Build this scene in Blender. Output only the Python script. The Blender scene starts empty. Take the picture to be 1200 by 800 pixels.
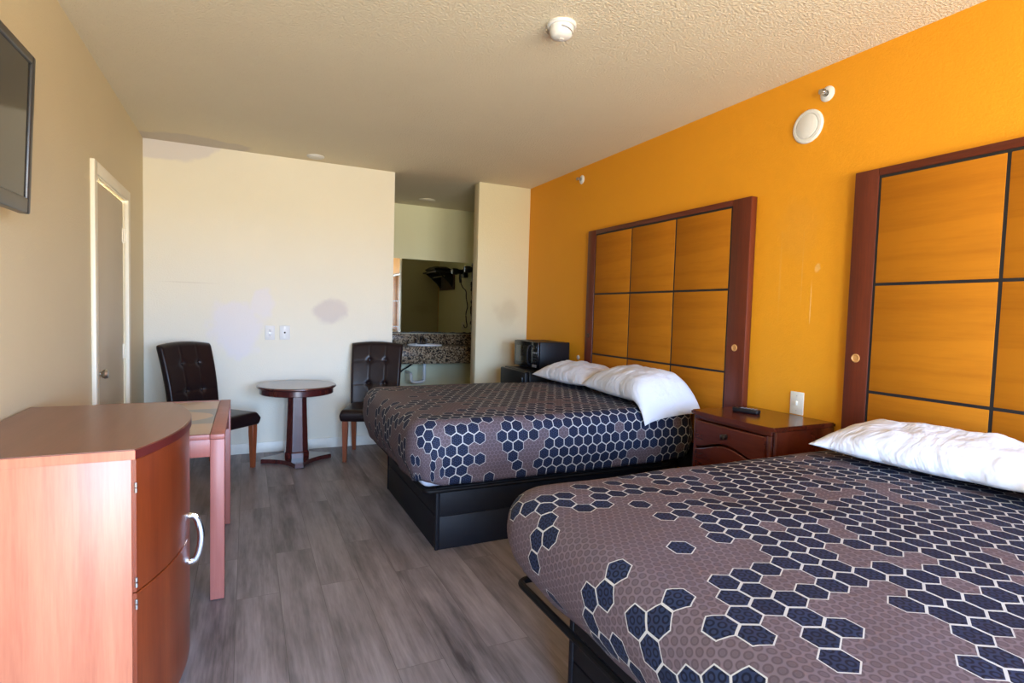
import bpy, bmesh, math, random
from mathutils import Vector, Matrix, noise
random.seed(4)
PI = math.pi
sc = bpy.context.scene
col = sc.collection

# ------------------------------------------------------------------ sizes of the room
XL, XR = -0.779, 2.761
YF, YB, YP, YA = -1.8, 5.483, 5.394, 7.04      # front wall, back wall, pier face, alcove back
H = 2.684
T = 0.12

# ------------------------------------------------------------------ object helpers
def tag(o, label=None, cat=None, group=None, kind=None):
    if label: o['label'] = label
    if cat: o['category'] = cat
    if group: o['group'] = group
    if kind: o['kind'] = kind
    return o

def thing(name, label, cat, loc=(0, 0, 0), rz=0.0, group=None):
    o = bpy.data.objects.new(name, None)
    o.empty_display_size = 0.1
    col.objects.link(o)
    o.location = loc
    o.rotation_euler = (0, 0, rz)
    return tag(o, label, cat, group)

def obj(name, bm, mats, parent=None, loc=None, angle=35, label=None):
    bmesh.ops.recalc_face_normals(bm, faces=bm.faces)
    me = bpy.data.meshes.new(name)
    bm.to_mesh(me)
    bm.free()
    for p in me.polygons: p.use_smooth = True
    me.set_sharp_from_angle(angle=math.radians(angle))
    for m in (mats if isinstance(mats, (list, tuple)) else [mats]): me.materials.append(m)
    o = bpy.data.objects.new(name, me)
    col.objects.link(o)
    if parent is not None: o.parent = parent
    if loc is not None: o.location = loc
    if label: o['label'] = label
    return o

def struct(name, bm, m, parent=None):
    o = obj(name, bm, m, parent)
    if parent is None: o['kind'] = 'structure'
    return o

def copy_tree(o, parent=None):
    c = o.copy()
    col.objects.link(c)
    if parent is not None: c.parent = parent
    for ch in list(o.children): copy_tree(ch, c)
    return c

# ------------------------------------------------------------------ shape helpers
def nb(): return bmesh.new()

def box(bm, lo, hi, bev=0.0, seg=2, mi=0):
    lo, hi = Vector(lo), Vector(hi)
    before = set(bm.faces)
    M = Matrix.Translation((lo + hi) / 2) @ Matrix.Diagonal((*(hi - lo), 1))
    r = bmesh.ops.create_cube(bm, size=1.0, matrix=M)
    if bev > 0:
        es = list({e for v in r['verts'] for e in v.link_edges})
        bmesh.ops.bevel(bm, geom=es, offset=bev, segments=seg, affect='EDGES', profile=0.5, clamp_overlap=True)
    for f in bm.faces:
        if f not in before: f.material_index = mi
    return bm

def cyl(bm, a, b, r0, r1=None, n=24, caps=True):
    a, b = Vector(a), Vector(b)
    d = b - a
    q = d.to_track_quat('Z', 'Y').to_matrix().to_4x4()
    M = Matrix.Translation((a + b) / 2) @ q
    bmesh.ops.create_cone(bm, cap_ends=caps, segments=n, radius1=r0, radius2=r0 if r1 is None else r1, depth=d.length, matrix=M)
    return bm

def sphere(bm, c, r, s=(1, 1, 1), n=16):
    M = Matrix.Translation(c) @ Matrix.Diagonal((s[0], s[1], s[2], 1))
    bmesh.ops.create_uvsphere(bm, u_segments=n * 2, v_segments=n, radius=r, matrix=M)
    return bm

def lathe(bm, prof, M=Matrix.Identity(4), n=40):
    rings = []
    for r, z in prof:
        if r < 1e-5:
            rings.append([bm.verts.new(M @ Vector((0, 0, z)))])
        else:
            rings.append([bm.verts.new(M @ Vector((r * math.cos(2 * PI * k / n), r * math.sin(2 * PI * k / n), z))) for k in range(n)])
    for A, B in zip(rings, rings[1:]):
        for k in range(n):
            j = (k + 1) % n
            if len(A) == 1 and len(B) == 1: continue
            if len(A) == 1: bm.faces.new((A[0], B[k], B[j]))
            elif len(B) == 1: bm.faces.new((A[k], A[j], B[0]))
            else: bm.faces.new((A[k], A[j], B[j], B[k]))
    return bm

def smooth_path(pts, it=2, closed=False):
    pts = [Vector(p) for p in pts]
    for _ in range(it):
        out = [] if closed else [pts[0]]
        n = len(pts)
        for i in range(n if closed else n - 1):
            a, b = pts[i], pts[(i + 1) % n]
            out += [a.lerp(b, 0.25), a.lerp(b, 0.75)]
        if not closed: out.append(pts[-1])
        pts = out
    return pts

def tube(bm, pts, r, n=12, sx=1.0, sy=1.0, up=(0, 0, 1)):
    pts = [Vector(p) for p in pts]
    rings = []
    up = Vector(up)
    for i, p in enumerate(pts):
        d = (pts[min(i + 1, len(pts) - 1)] - pts[max(i - 1, 0)]).normalized()
        s = d.cross(up)
        if s.length < 1e-3: s = d.cross(Vector((0, 1, 0.1)))
        s.normalize()
        t = s.cross(d).normalized()
        rr = r(i / (len(pts) - 1)) if callable(r) else r
        rings.append([bm.verts.new(p + rr * (sx * math.cos(2 * PI * k / n) * s + sy * math.sin(2 * PI * k / n) * t)) for k in range(n)])
    for A, B in zip(rings, rings[1:]):
        for k in range(n):
            j = (k + 1) % n
            bm.faces.new((A[k], A[j], B[j], B[k]))
    bm.faces.new(rings[0][::-1])
    bm.faces.new(rings[-1])
    return bm

def prism(bm, outline, z0, z1, M=Matrix.Identity(4)):
    lo = [bm.verts.new(M @ Vector((x, y, z0))) for x, y in outline]
    hi = [bm.verts.new(M @ Vector((x, y, z1))) for x, y in outline]
    n = len(lo)
    for i in range(n):
        j = (i + 1) % n
        bm.faces.new((lo[i], lo[j], hi[j], hi[i]))
    bm.faces.new(lo[::-1])
    bm.faces.new(hi)
    return bm

def loft(bm, rings, cap=True):
    rv = [[bm.verts.new(p) for p in r] for r in rings]
    n = len(rv[0])
    for A, B in zip(rv, rv[1:]):
        for k in range(n):
            j = (k + 1) % n
            bm.faces.new((A[k], A[j], B[j], B[k]))
    if cap:
        bm.faces.new(rv[0][::-1])
        bm.faces.new(rv[-1])
    return rv

def stops(n, edge=0.06, k=5):
    """0..1 with extra lines close to both ends"""
    e = [edge * (1 - math.cos(PI / 2 * i / k)) for i in range(k)]
    m = [edge + (1 - 2 * edge) * i / n for i in range(n + 1)]
    return e + m + [1 - x for x in e[::-1]]

def slab(bm, W, Hh, top, bot, place, n=20, m=20, edge=0.06):
    """closed cushion: top(u,v), bot(u,v) heights in 0..1 coordinates, place(x,y,h)->3D"""
    us, vs = stops(n, edge), stops(m, edge)
    A, B = {}, {}
    for i, u in enumerate(us):
        for j, v in enumerate(vs):
            rim = i in (0, len(us) - 1) or j in (0, len(vs) - 1)
            A[i, j] = bm.verts.new(place(u, v, top(u, v)))
            B[i, j] = A[i, j] if rim else bm.verts.new(place(u, v, bot(u, v)))
    for i in range(len(us) - 1):
        for j in range(len(vs) - 1):
            bm.faces.new((A[i, j], A[i + 1, j], A[i + 1, j + 1], A[i, j + 1]))
            q = (B[i, j], B[i, j + 1], B[i + 1, j + 1], B[i + 1, j])
            bm.faces.new(q)
    return bm

# ------------------------------------------------------------------ material helpers
class NT:
    def __init__(s, name):
        s.m = bpy.data.materials.new(name)
        s.m.use_nodes = True
        s.t = s.m.node_tree
        s.b = s.t.nodes['Principled BSDF']
        s.out = s.t.nodes['Material Output']
    def n(s, typ, **kw):
        nd = s.t.nodes.new(typ)
        for k, v in kw.items():
            if k.startswith('i_'):
                key = k[2:]
                s.set(nd.inputs[int(key) if key.isdigit() else key.replace('_', ' ')], v)
            else: setattr(nd, k, v)
        return nd
    def set(s, sock, v):
        if isinstance(v, bpy.types.NodeSocket): s.t.links.new(v, sock)
        else: sock.default_value = v
    def math(s, op, a, b=None, c=None, clamp=False):
        nd = s.t.nodes.new('ShaderNodeMath'); nd.operation = op; nd.use_clamp = clamp
        s.set(nd.inputs[0], a)
        if b is not None: s.set(nd.inputs[1], b)
        if c is not None: s.set(nd.inputs[2], c)
        return nd.outputs[0]
    def vm(s, op, a, b=None, out=0):
        nd = s.t.nodes.new('ShaderNodeVectorMath'); nd.operation = op
        s.set(nd.inputs[0], a)
        if b is not None: s.set(nd.inputs[3] if op == 'SCALE' else nd.inputs[1], b)
        return nd.outputs['Value'] if op in ('LENGTH', 'DOT_PRODUCT', 'DISTANCE') else nd.outputs[0]
    def mix(s, f, a, b, blend='MIX'):
        nd = s.t.nodes.new('ShaderNodeMix'); nd.data_type = 'RGBA'; nd.blend_type = blend
        s.set(nd.inputs[0], f)
        s.set(nd.inputs[6], a if isinstance(a, bpy.types.NodeSocket) else (*a, 1))
        s.set(nd.inputs[7], b if isinstance(b, bpy.types.NodeSocket) else (*b, 1))
        return nd.outputs[2]
    def mapr(s, v, a, b, c=0.0, d=1.0, smooth=False):
        nd = s.t.nodes.new('ShaderNodeMapRange')
        if smooth: nd.interpolation_type = 'SMOOTHSTEP'
        s.set(nd.inputs[0], v)
        for i, x in enumerate((a, b, c, d)): s.set(nd.inputs[i + 1], x)
        return nd.outputs[0]
    def noise(s, vec, scale, detail=3, rough=0.5, out=0):
        nd = s.n('ShaderNodeTexNoise')
        s.set(nd.inputs['Vector'], vec)
        nd.inputs['Scale'].default_value = scale
        nd.inputs['Detail'].default_value = detail
        nd.inputs['Roughness'].default_value = rough
        return nd.outputs[out]
    def obj(s): return s.n('ShaderNodeTexCoord').outputs['Object']
    def pos(s): return s.n('ShaderNodeNewGeometry').outputs['Position']
    def scale(s, vec, sc3):
        return s.vm('MULTIPLY', vec, Vector(sc3))
    def color(s, c): s.set(s.b.inputs['Base Color'], c if isinstance(c, bpy.types.NodeSocket) else (*c, 1))
    def bump(s, h, strength=0.3, dist=0.01):
        nd = s.n('ShaderNodeBump')
        nd.inputs['Strength'].default_value = strength
        nd.inputs['Distance'].default_value = dist
        s.set(nd.inputs['Height'], h)
        s.t.links.new(nd.outputs[0], s.b.inputs['Normal'])
    def p(s, **kw):
        for k, v in kw.items(): s.set(s.b.inputs[k.replace('_', ' ')], v)
        return s
    def blob(s, pos, c, r, soft=0.25, wob=0.5, freq=9.0):
        d = s.vm('LENGTH', s.vm('DIVIDE', s.vm('SUBTRACT', pos, Vector(c)), Vector(r)))
        nz = s.noise(pos, freq, 3)
        d = s.math('ADD', d, s.math('MULTIPLY', s.math('SUBTRACT', nz, 0.5), wob * 2))
        return s.mapr(d, 1.0, 1.0 - soft, smooth=True)

def plain(name, c, rough=0.5, metal=0.0, spec=0.5, var=0.06, scale=30.0, coat=0.0, bump=0.0, bscale=200.0):
    k = NT(name)
    o = k.obj()
    f = k.noise(o, scale, 3)
    a = [x * (1 - var) for x in c]; b = [min(1, x * (1 + var)) for x in c]
    k.color(k.mix(f, a, b))
    k.p(Roughness=rough, Metallic=metal)
    k.b.inputs['Specular IOR Level'].default_value = spec
    k.b.inputs['Coat Weight'].default_value = coat
    k.b.inputs['Coat Roughness'].default_value = 0.15
    if bump: k.bump(k.noise(o, bscale, 2), bump, 0.002)
    return k.m

def wood(name, c0, c1, axis='z', rough=0.3, coat=0.3, fine=45.0, spec=0.5, figure=0.5):
    """grain runs along axis"""
    k = NT(name)
    o = k.obj()
    st = {'x': (0.06, 1, 1), 'y': (1, 0.06, 1), 'z': (1, 1, 0.06)}[axis]
    v = k.scale(o, st)
    big = k.noise(v, 9.0, 4, 0.6)
    fin = k.noise(v, fine * 3, 3, 0.6)
    f = k.math('ADD', k.math('MULTIPLY', big, 1.3 * figure + 0.2), k.math('MULTIPLY', fin, 0.35))
    f = k.mapr(f, 0.35, 0.95)
    k.color(k.mix(f, c0, c1))
    k.p(Roughness=rough)
    k.b.inputs['Specular IOR Level'].default_value = spec
    k.b.inputs['Coat Weight'].default_value = coat
    k.b.inputs['Coat Roughness'].default_value = 0.25
    return k.m

# ---- paints
CREAM = (0.77, 0.725, 0.60)
def paint(name, c, stains=(), bump=0.35, bs=95.0, rough=0.6, spec=0.3, dist=0.006):
    k = NT(name)
    p = k.pos()
    cc = k.mix(k.noise(p, 1.6, 3), [x * 0.95 for x in c], [min(1, x * 1.04) for x in c])
    for (cen, rad, colr, soft, wob, frq, amt) in stains:
        msk = k.blob(p, cen, rad, soft, wob, frq)
        cc = k.mix(k.math('MULTIPLY', msk, amt), cc, colr)
    k.color(cc)
    k.p(Roughness=rough)
    k.b.inputs['Specular IOR Level'].default_value = spec
    k.bump(k.noise(p, bs, 3, 0.6), bump, dist)
    return k.m

LAV = (0.62, 0.57, 0.60)
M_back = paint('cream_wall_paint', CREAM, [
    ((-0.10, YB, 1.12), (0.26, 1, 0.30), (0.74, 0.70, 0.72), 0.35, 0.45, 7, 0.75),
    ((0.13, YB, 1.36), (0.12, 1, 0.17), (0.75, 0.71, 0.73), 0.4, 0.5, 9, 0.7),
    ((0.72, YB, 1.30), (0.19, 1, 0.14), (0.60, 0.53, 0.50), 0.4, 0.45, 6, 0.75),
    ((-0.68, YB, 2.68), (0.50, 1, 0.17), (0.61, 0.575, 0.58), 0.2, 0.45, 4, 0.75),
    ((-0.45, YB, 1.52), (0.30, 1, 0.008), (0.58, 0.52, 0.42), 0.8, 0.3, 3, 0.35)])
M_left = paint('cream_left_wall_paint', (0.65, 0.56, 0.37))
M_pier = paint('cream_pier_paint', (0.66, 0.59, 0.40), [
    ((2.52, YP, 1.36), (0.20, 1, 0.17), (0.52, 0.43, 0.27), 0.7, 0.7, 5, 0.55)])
M_alc = paint('cream_alcove_light_tint', (0.76, 0.74, 0.50))  # cream paint; the alcove's greenish light and extra brightness are put into the colour
M_orange = paint('orange_wall_paint', (0.71, 0.292, 0.011), [
    ((XR, 2.02, 1.44), (1, 0.004, 0.15), (0.80, 0.50, 0.18), 0.5, 0.6, 14, 0.7),
    ((XR, 2.08, 1.62), (1, 0.004, 0.22), (0.70, 0.34, 0.06), 0.5, 0.6, 14, 0.5),
    ((XR, 1.99, 1.62), (1, 0.020, 0.03), (0.74, 0.42, 0.12), 0.5, 0.5, 30, 0.7),
    ((XR, 2.22, 1.60), (1, 0.008, 0.30), (0.70, 0.33, 0.05), 0.6, 0.6, 12, 0.4),
    ((XR, 2.12, 1.85), (1, 0.16, 0.22), (0.64, 0.28, 0.025), 0.6, 0.5, 9, 0.4)], bump=0.25)
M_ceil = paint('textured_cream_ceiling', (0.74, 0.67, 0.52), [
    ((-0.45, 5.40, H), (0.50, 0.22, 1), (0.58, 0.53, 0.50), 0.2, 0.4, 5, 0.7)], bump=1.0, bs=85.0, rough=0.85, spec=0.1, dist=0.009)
M_trim = plain('cream_trim_paint', (0.80, 0.74, 0.58), 0.4, var=0.03)
M_base = plain('white_baseboard_paint', (0.78, 0.75, 0.66), 0.45, var=0.05)

# ---- vinyl plank floor
k = NT('grey_brown_plank_floor')
p = k.pos()
sep = k.n('ShaderNodeSeparateXYZ'); k.set(sep.inputs[0], p)
cmb = k.n('ShaderNodeCombineXYZ'); k.set(cmb.inputs[0], k.math('ADD', sep.outputs[1], 20)); k.set(cmb.inputs[1], k.math('ADD', sep.outputs[0], 20.06))
br = k.n('ShaderNodeTexBrick', offset=0.37, offset_frequency=2)
k.set(br.inputs['Vector'], cmb.outputs[0])
for nm, v in (('Scale', 1.0), ('Mortar Size', 0.0015), ('Mortar Smooth', 0.3), ('Bias', 0.0), ('Brick Width', 1.22), ('Row Height', 0.182)): br.inputs[nm].default_value = v
br.inputs['Color1'].default_value = (0, 0, 0, 1); br.inputs['Color2'].default_value = (1, 1, 1, 1); br.inputs['Mortar'].default_value = (0.5, 0.5, 0.5, 1)
rnd = br.outputs['Color']
off = k.vm('SCALE', rnd, 7.0)
gv = k.vm('ADD', k.scale(p, (1, 0.075, 1)), off)
g1 = k.noise(gv, 14.0, 5, 0.65)
g2 = k.noise(gv, 90.0, 4, 0.6)
knot = k.noise(k.vm('ADD', k.scale(p, (1, 0.28, 1)), off), 5.0, 4, 0.6)
f = k.math('ADD', k.math('ADD', k.math('MULTIPLY', g1, 0.55), k.math('MULTIPLY', g2, 0.25)), k.math('MULTIPLY', knot, 0.45))
f = k.mapr(f, 0.46, 0.82)
c = k.mix(f, (0.046, 0.038, 0.040), (0.36, 0.315, 0.325))
c = k.mix(k.math('MULTIPLY', rnd, 0.30), c, (0.23, 0.20, 0.205))
c = k.mix(k.math('MULTIPLY', br.outputs['Fac'], 0.6), c, (0.05, 0.04, 0.035))
k.color(c)
k.set(k.b.inputs['Roughness'], k.mapr(g2, 0.3, 0.7, 0.36, 0.50))
k.b.inputs['Specular IOR Level'].default_value = 0.45
k.bump(g2, 0.12, 0.002)
M_floor = k.m

# ---- timber
RED0, RED1 = (0.16, 0.030, 0.010), (0.42, 0.105, 0.032)
M_red_z = wood('cherry_wood_upright', (0.36, 0.100, 0.052), (0.60, 0.235, 0.120), 'z', 0.40, 0.15, spec=0.4)
M_red_y = wood('cherry_wood_top', (0.13, 0.042, 0.024), (0.22, 0.082, 0.050), 'y', 0.34, 0.2)
M_door = wood('cherry_wood_door', (0.13, 0.020, 0.006), (0.27, 0.055, 0.013), 'z', 0.28, 0.3)
M_darkedge = plain('dark_cherry_edge', (0.10, 0.015, 0.012), 0.3, var=0.15)
M_deskleg = wood('rose_cherry_wood', (0.27, 0.080, 0.060), (0.40, 0.145, 0.115), 'z', 0.42, 0.1, spec=0.35)
M_mahog_z = wood('mahogany_upright', (0.060, 0.010, 0.004), (0.175, 0.030, 0.009), 'z', 0.42, 0.1, spec=0.35)
M_mahog_y = wood('mahogany_rail', (0.060, 0.010, 0.004), (0.175, 0.030, 0.009), 'y', 0.42, 0.1, spec=0.35)
M_ns = wood('nightstand_mahogany', (0.050, 0.008, 0.004), (0.120, 0.022, 0.008), 'y', 0.2, 0.3)
M_panel = wood('honey_maple_veneer', (0.26, 0.080, 0.004), (0.40, 0.138, 0.007), 'y', 0.7, 0.0, spec=0.1, figure=0.9)
M_tablewood = wood('dark_cherry_table_wood', (0.040, 0.008, 0.008), (0.085, 0.016, 0.014), 'z', 0.20, 0.6)
M_chairleg = wood('brown_cherry_chair_leg', (0.16, 0.036, 0.012), (0.32, 0.085, 0.028), 'z', 0.35, 0.2)
M_groove = plain('black_groove', (0.006, 0.005, 0.006), 0.6)
M_plug = plain('tan_plug_wood', (0.50, 0.24, 0.07), 0.5)

# ---- desk top inlay (tan veneer, grey squares with tan discs)
k = NT('tan_inlay_top')
o = k.obj()
sp = k.n('ShaderNodeSeparateXYZ'); k.set(sp.inputs[0], o)
gr = k.noise(k.scale(o, (0.07, 1, 1)), 40.0, 3)
tan = k.mix(gr, (0.36, 0.20, 0.085), (0.44, 0.26, 0.12))
gry = k.mix(k.noise(o, 60.0, 2), (0.125, 0.112, 0.09), (0.165, 0.148, 0.12))
dx = k.math('ABSOLUTE', k.math('SUBTRACT', sp.outputs[0], 0.0))
dy = k.math('ABSOLUTE', k.math('SUBTRACT', sp.outputs[1], 0.0))
sq = k.math('LESS_THAN', dy, 0.212)
ex_ = k.math('DIVIDE', sp.outputs[0], 0.268); ey_ = k.math('DIVIDE', sp.outputs[1], 0.168)
rr = k.math('ADD', k.math('MULTIPLY', ex_, ex_), k.math('MULTIPLY', ey_, ey_))
disc = k.math('LESS_THAN', rr, 1.0)
k.color(k.mix(disc, k.mix(sq, tan, gry), tan))
k.p(Roughness=0.3)
k.b.inputs['Coat Weight'].default_value = 0.2
M_inlay = k.m

# ---- fabrics, leather, metals
M_leather = plain('dark_brown_leather', (0.012, 0.006, 0.007), 0.33, var=0.25, scale=60, bump=0.25, bscale=240, spec=0.28)
M_button = plain('leather_button', (0.02, 0.012, 0.012), 0.25)
M_black = plain('black_laminate', (0.006, 0.006, 0.009), 0.5, var=0.2, spec=0.2)
M_blackmetal = plain('black_steel_tube', (0.004, 0.004, 0.005), 0.5, spec=0.15)
M_blackgloss = plain('black_gloss_plastic', (0.005, 0.005, 0.007), 0.22, spec=0.3)
M_blackplastic = plain('black_plastic', (0.008, 0.008, 0.010), 0.42, spec=0.3)
M_greyplastic = plain('grey_plastic', (0.18, 0.18, 0.19), 0.35)
M_tvframe = plain('dark_grey_bezel', (0.030, 0.029, 0.030), 0.32)
M_screen = plain('tv_screen_glass', (0.020, 0.020, 0.018), 0.08, spec=0.7, var=0.02)
M_chrome = plain('polished_chrome', (0.82, 0.83, 0.85), 0.10, 1.0, var=0.02)
M_steel = plain('brushed_nickel', (0.55, 0.53, 0.50), 0.28, 1.0)
M_darkmetal = plain('dark_bronze_metal', (0.10, 0.08, 0.07), 0.3, 1.0)
M_white = plain('white_plastic', (0.68, 0.68, 0.67), 0.45, var=0.02)
M_ivory = plain('ivory_plastic', (0.74, 0.70, 0.58), 0.38, var=0.02)
M_porcelain = plain('white_porcelain', (0.80, 0.79, 0.76), 0.12, var=0.02)
M_pipe = plain('white_pvc_pipe', (0.72, 0.72, 0.70), 0.35)
M_darkwood = plain('dark_brown_board', (0.06, 0.028, 0.016), 0.45, var=0.2)
M_slot = plain('dark_slot', (0.02, 0.018, 0.016), 0.6)
M_sheet = plain('pale_blue_sheet', (0.52, 0.58, 0.70), 0.85, var=0.05)

k = NT('white_pillowcase')
o = k.obj()
k.color(k.mix(k.noise(o, 5.0, 3), (0.56, 0.575, 0.62), (0.63, 0.645, 0.69)))
k.p(Roughness=0.9); k.b.inputs['Specular IOR Level'].default_value = 0.15
k.b.inputs['Sheen Weight'].default_value = 0.15
v = k.vm('ADD', o, k.vm('SCALE', k.noise(o, 3.0, 2, out=1), 0.25))
k.bump(k.noise(k.scale(v, (1, 2.2, 1)), 6.5, 3, 0.55), 0.35, 0.05)
M_pillow = k.m

# ---- hexagon bedspread (UV in metres)
k = NT('hexagon_print_bedspread')
uv = k.n('ShaderNodeTexCoord').outputs['UV']
S = 0.066
def hexgrid(vec, size):
    r = Vector((1.0, math.sqrt(3.0), 1.0)); h = r * 0.5
    q = k.vm('ADD', k.vm('SCALE', vec, 1.0 / size), Vector((100.0, 100.0 * math.sqrt(3.0), 0.0)))
    a = k.vm('SUBTRACT', k.vm('MODULO', q, r), h)
    b = k.vm('SUBTRACT', k.vm('MODULO', k.vm('SUBTRACT', q, h), r), h)
    a = k.vm('MULTIPLY', a, Vector((1, 1, 0))); b = k.vm('MULTIPLY', b, Vector((1, 1, 0)))
    less = k.math('LESS_THAN', k.vm('DOT_PRODUCT', a, a), k.vm('DOT_PRODUCT', b, b))
    nd = k.t.nodes.new('ShaderNodeMix'); nd.data_type = 'VECTOR'
    k.set(nd.inputs[0], less); k.set(nd.inputs[4], b); k.set(nd.inputs[5], a)
    g = nd.outputs[1]
    ident = k.vm('SUBTRACT', q, g)
    ag = k.vm('ABSOLUTE', g)
    s = k.n('ShaderNodeSeparateXYZ'); k.set(s.inputs[0], ag)
    d = k.math('MAXIMUM', k.vm('DOT_PRODUCT', ag, Vector((0.5, math.sqrt(3) / 2, 0))), s.outputs[0])
    return g, ident, d
g, ident, d = hexgrid(uv, S)
# snap the cell id so every pixel of a cell gets the same numbers
idr = k.vm('SNAP', k.vm('ADD', ident, Vector((0.05, 0.05, 0.0))), Vector((0.25, 0.1443376, 1)))
wn = k.n('ShaderNodeTexWhiteNoise'); wn.noise_dimensions = '3D'; k.set(wn.inputs['Vector'], idr)
clus = k.noise(idr, 0.21, 2, 0.5)
sid = k.n('ShaderNodeSeparateXYZ'); k.set(sid.inputs[0], k.vm('SCALE', k.vm('SUBTRACT', idr, Vector((100.0, 100 * math.sqrt(3), 0))), S))
dens = k.mapr(sid.outputs[0], -0.05, 0.95, 0.0, 0.27)
score = k.math('ADD', k.math('ADD', k.math('MULTIPLY', wn.outputs['Value'], 0.50), k.math('MULTIPLY', clus, 0.90)), dens)
fill = k.math('GREATER_THAN', score, 0.80)
line = k.math('MULTIPLY', k.math('GREATER_THAN', d, 0.455), fill)
# small ring print on the ground and inside the hexagons
g2_, id2, d2 = hexgrid(uv, 0.0235)
ring = k.vm('LENGTH', g2_)
rings = k.mapr(k.math('ABSOLUTE', k.math('SUBTRACT', ring, 0.31)), 0.06, 0.13)
dot = k.math('LESS_THAN', ring, 0.2)
wob = k.noise(uv, 9.0, 3)
ground = k.mix(rings, (0.078, 0.058, 0.068), k.mix(wob, (0.112, 0.086, 0.100), (0.145, 0.112, 0.130)))
ground = k.mix(k.math('MULTIPLY', dot, 0.45), ground, (0.050, 0.036, 0.041))
navy = k.mix(k.math('MULTIPLY', rings, 0.8), (0.006, 0.008, 0.019), k.mix(wn.outputs['Value'], (0.013, 0.019, 0.044), (0.025, 0.037, 0.082)))
c = k.mix(fill, ground, navy)
c = k.mix(line, c, (0.40, 0.40, 0.39))
k.color(c)
k.p(Roughness=0.6)
k.b.inputs['Specular IOR Level'].default_value = 0.12
k.bump(k.noise(uv, 14.0, 3), 0.12, 0.02)
M_spread = k.m

# ---- granite, mirror, glass
k = NT('speckled_brown_granite')
p = k.obj()
v1 = k.n('ShaderNodeTexVoronoi'); k.set(v1.inputs['Vector'], p); v1.inputs['Scale'].default_value = 75.0
sepc = k.n('ShaderNodeSeparateXYZ'); k.set(sepc.inputs[0], v1.outputs['Color'])
cr = k.n('ShaderNodeValToRGB')
k.set(cr.inputs[0], sepc.outputs[0])
e = cr.color_ramp.elements
e[0].color = (0.030, 0.022, 0.016, 1); e[1].color = (0.48, 0.42, 0.33, 1)
for pos_, c_ in ((0.3, (0.13, 0.085, 0.050, 1)), (0.55, (0.27, 0.19, 0.115, 1)), (0.8, (0.34, 0.26, 0.17, 1))):
    q = e.new(pos_); q.color = c_
cr.color_ramp.interpolation = 'CONSTANT'
k.color(cr.outputs[0]); k.p(Roughness=0.2)
M_granite = k.m

k = NT('worn_mirror_glass')
p = k.pos()
s3 = k.n('ShaderNodeSeparateXYZ'); k.set(s3.inputs[0], p)
nz = k.noise(p, 11.0, 4, 0.6)
wear_r = k.math('GREATER_THAN', k.math('ADD', s3.outputs[0], k.math('MULTIPLY', k.math('SUBTRACT', nz, 0.5), 0.10)), 2.735)
wear_b = k.math('LESS_THAN', k.math('ADD', s3.outputs[2], k.math('MULTIPLY', k.math('SUBTRACT', nz, 0.5), 0.05)), 1.056)
wear = k.math('MAXIMUM', wear_r, wear_b)
k.color(k.mix(wear, (0.88, 0.93, 0.83), (0.02, 0.017, 0.013)))
k.p(Metallic=k.math('SUBTRACT', 1.0, wear), Roughness=k.math('MULTIPLY_ADD', wear, 0.4, 0.015))
M_mirror = k.m

k = NT('window_glass')
k.t.nodes.remove(k.b)
tr = k.n('ShaderNodeBsdfTransparent'); gl = k.n('ShaderNodeBsdfGlossy'); gl.inputs['Roughness'].default_value = 0.03
mx = k.n('ShaderNodeMixShader'); mx.inputs[0].default_value = 0.05
k.t.links.new(tr.outputs[0], mx.inputs[1]); k.t.links.new(gl.outputs[0], mx.inputs[2]); k.t.links.new(mx.outputs[0], k.out.inputs[0])
M_glass = k.m

# ================================================================== THE SETTING
struct('floor', box(nb(), (XL - T, YF - T, -0.06), (XR + T, YA + T, 0.0)), M_floor)
struct('ceiling', box(nb(), (XL - T, YF - T, H), (XR + T, YA + T, H + 0.08)), M_ceil)
struct('wall_right', box(nb(), (XR, YF - T, 0), (XR + T, YB + 0.06, H)), M_orange)
struct('wall_back', box(nb(), (XL - T, YB, 0), (1.304, YB + T, H)), M_back)
struct('wall_pier', box(nb(), (2.163, YP, 0), (XR, YP + 0.135, H), 0.004), M_pier)
struct('wall_alcove_back', box(nb(), (0.9, YA, 0), (XR + T, YA + T, H)), M_alc)
struct('wall_alcove_left', box(nb(), (0.82, YB + T, 0), (0.94, YA, H)), M_alc)
struct('wall_alcove_right', box(nb(), (XR, YB + 0.06, 0), (XR + T, YA, H)), M_alc)

# left wall with a door opening
DY0, DY1, DZ = 3.835, 4.722, 2.045
bm = nb()
box(bm, (XL - T, YF - T, 0), (XL, DY0, H))
box(bm, (XL - T, DY1, 0), (XL, YB, H))
box(bm, (XL - T, DY0, DZ), (XL, DY1, H))
struct('wall_left', bm, M_left)
# door with casing, hinges and knob
k = NT('tan_door_paint')
p = k.pos()
base = k.mix(k.noise(p, 3.0, 3), (0.50, 0.42, 0.29), (0.55, 0.47, 0.33))
chip = k.blob(p, (XL, 3.885, 0.74), (1, 0.032, 0.11), 0.2, 0.3, 14)
k.color(k.mix(chip, base, (0.42, 0.20, 0.06))); k.p(Roughness=0.45)
M_doorpaint = k.m
d1 = struct('door_1', box(nb(), (XL - 0.05, DY0 + 0.006, 0.008), (XL - 0.012, DY1 - 0.006, DZ - 0.012), 0.002), M_doorpaint)
bm = nb()
Mx = Matrix.Translation((XL - 0.012, 3.895, 0.915)) @ Matrix.Rotation(PI / 2, 4, 'Y')
lathe(bm, [(0, 0), (0.032, 0), (0.032, 0.006), (0.014, 0.010), (0.012, 0.03), (0.026, 0.04), (0.029, 0.052), (0.022, 0.064), (0, 0.067)], Mx, 24)
obj('knob', bm, M_steel, d1)
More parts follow.
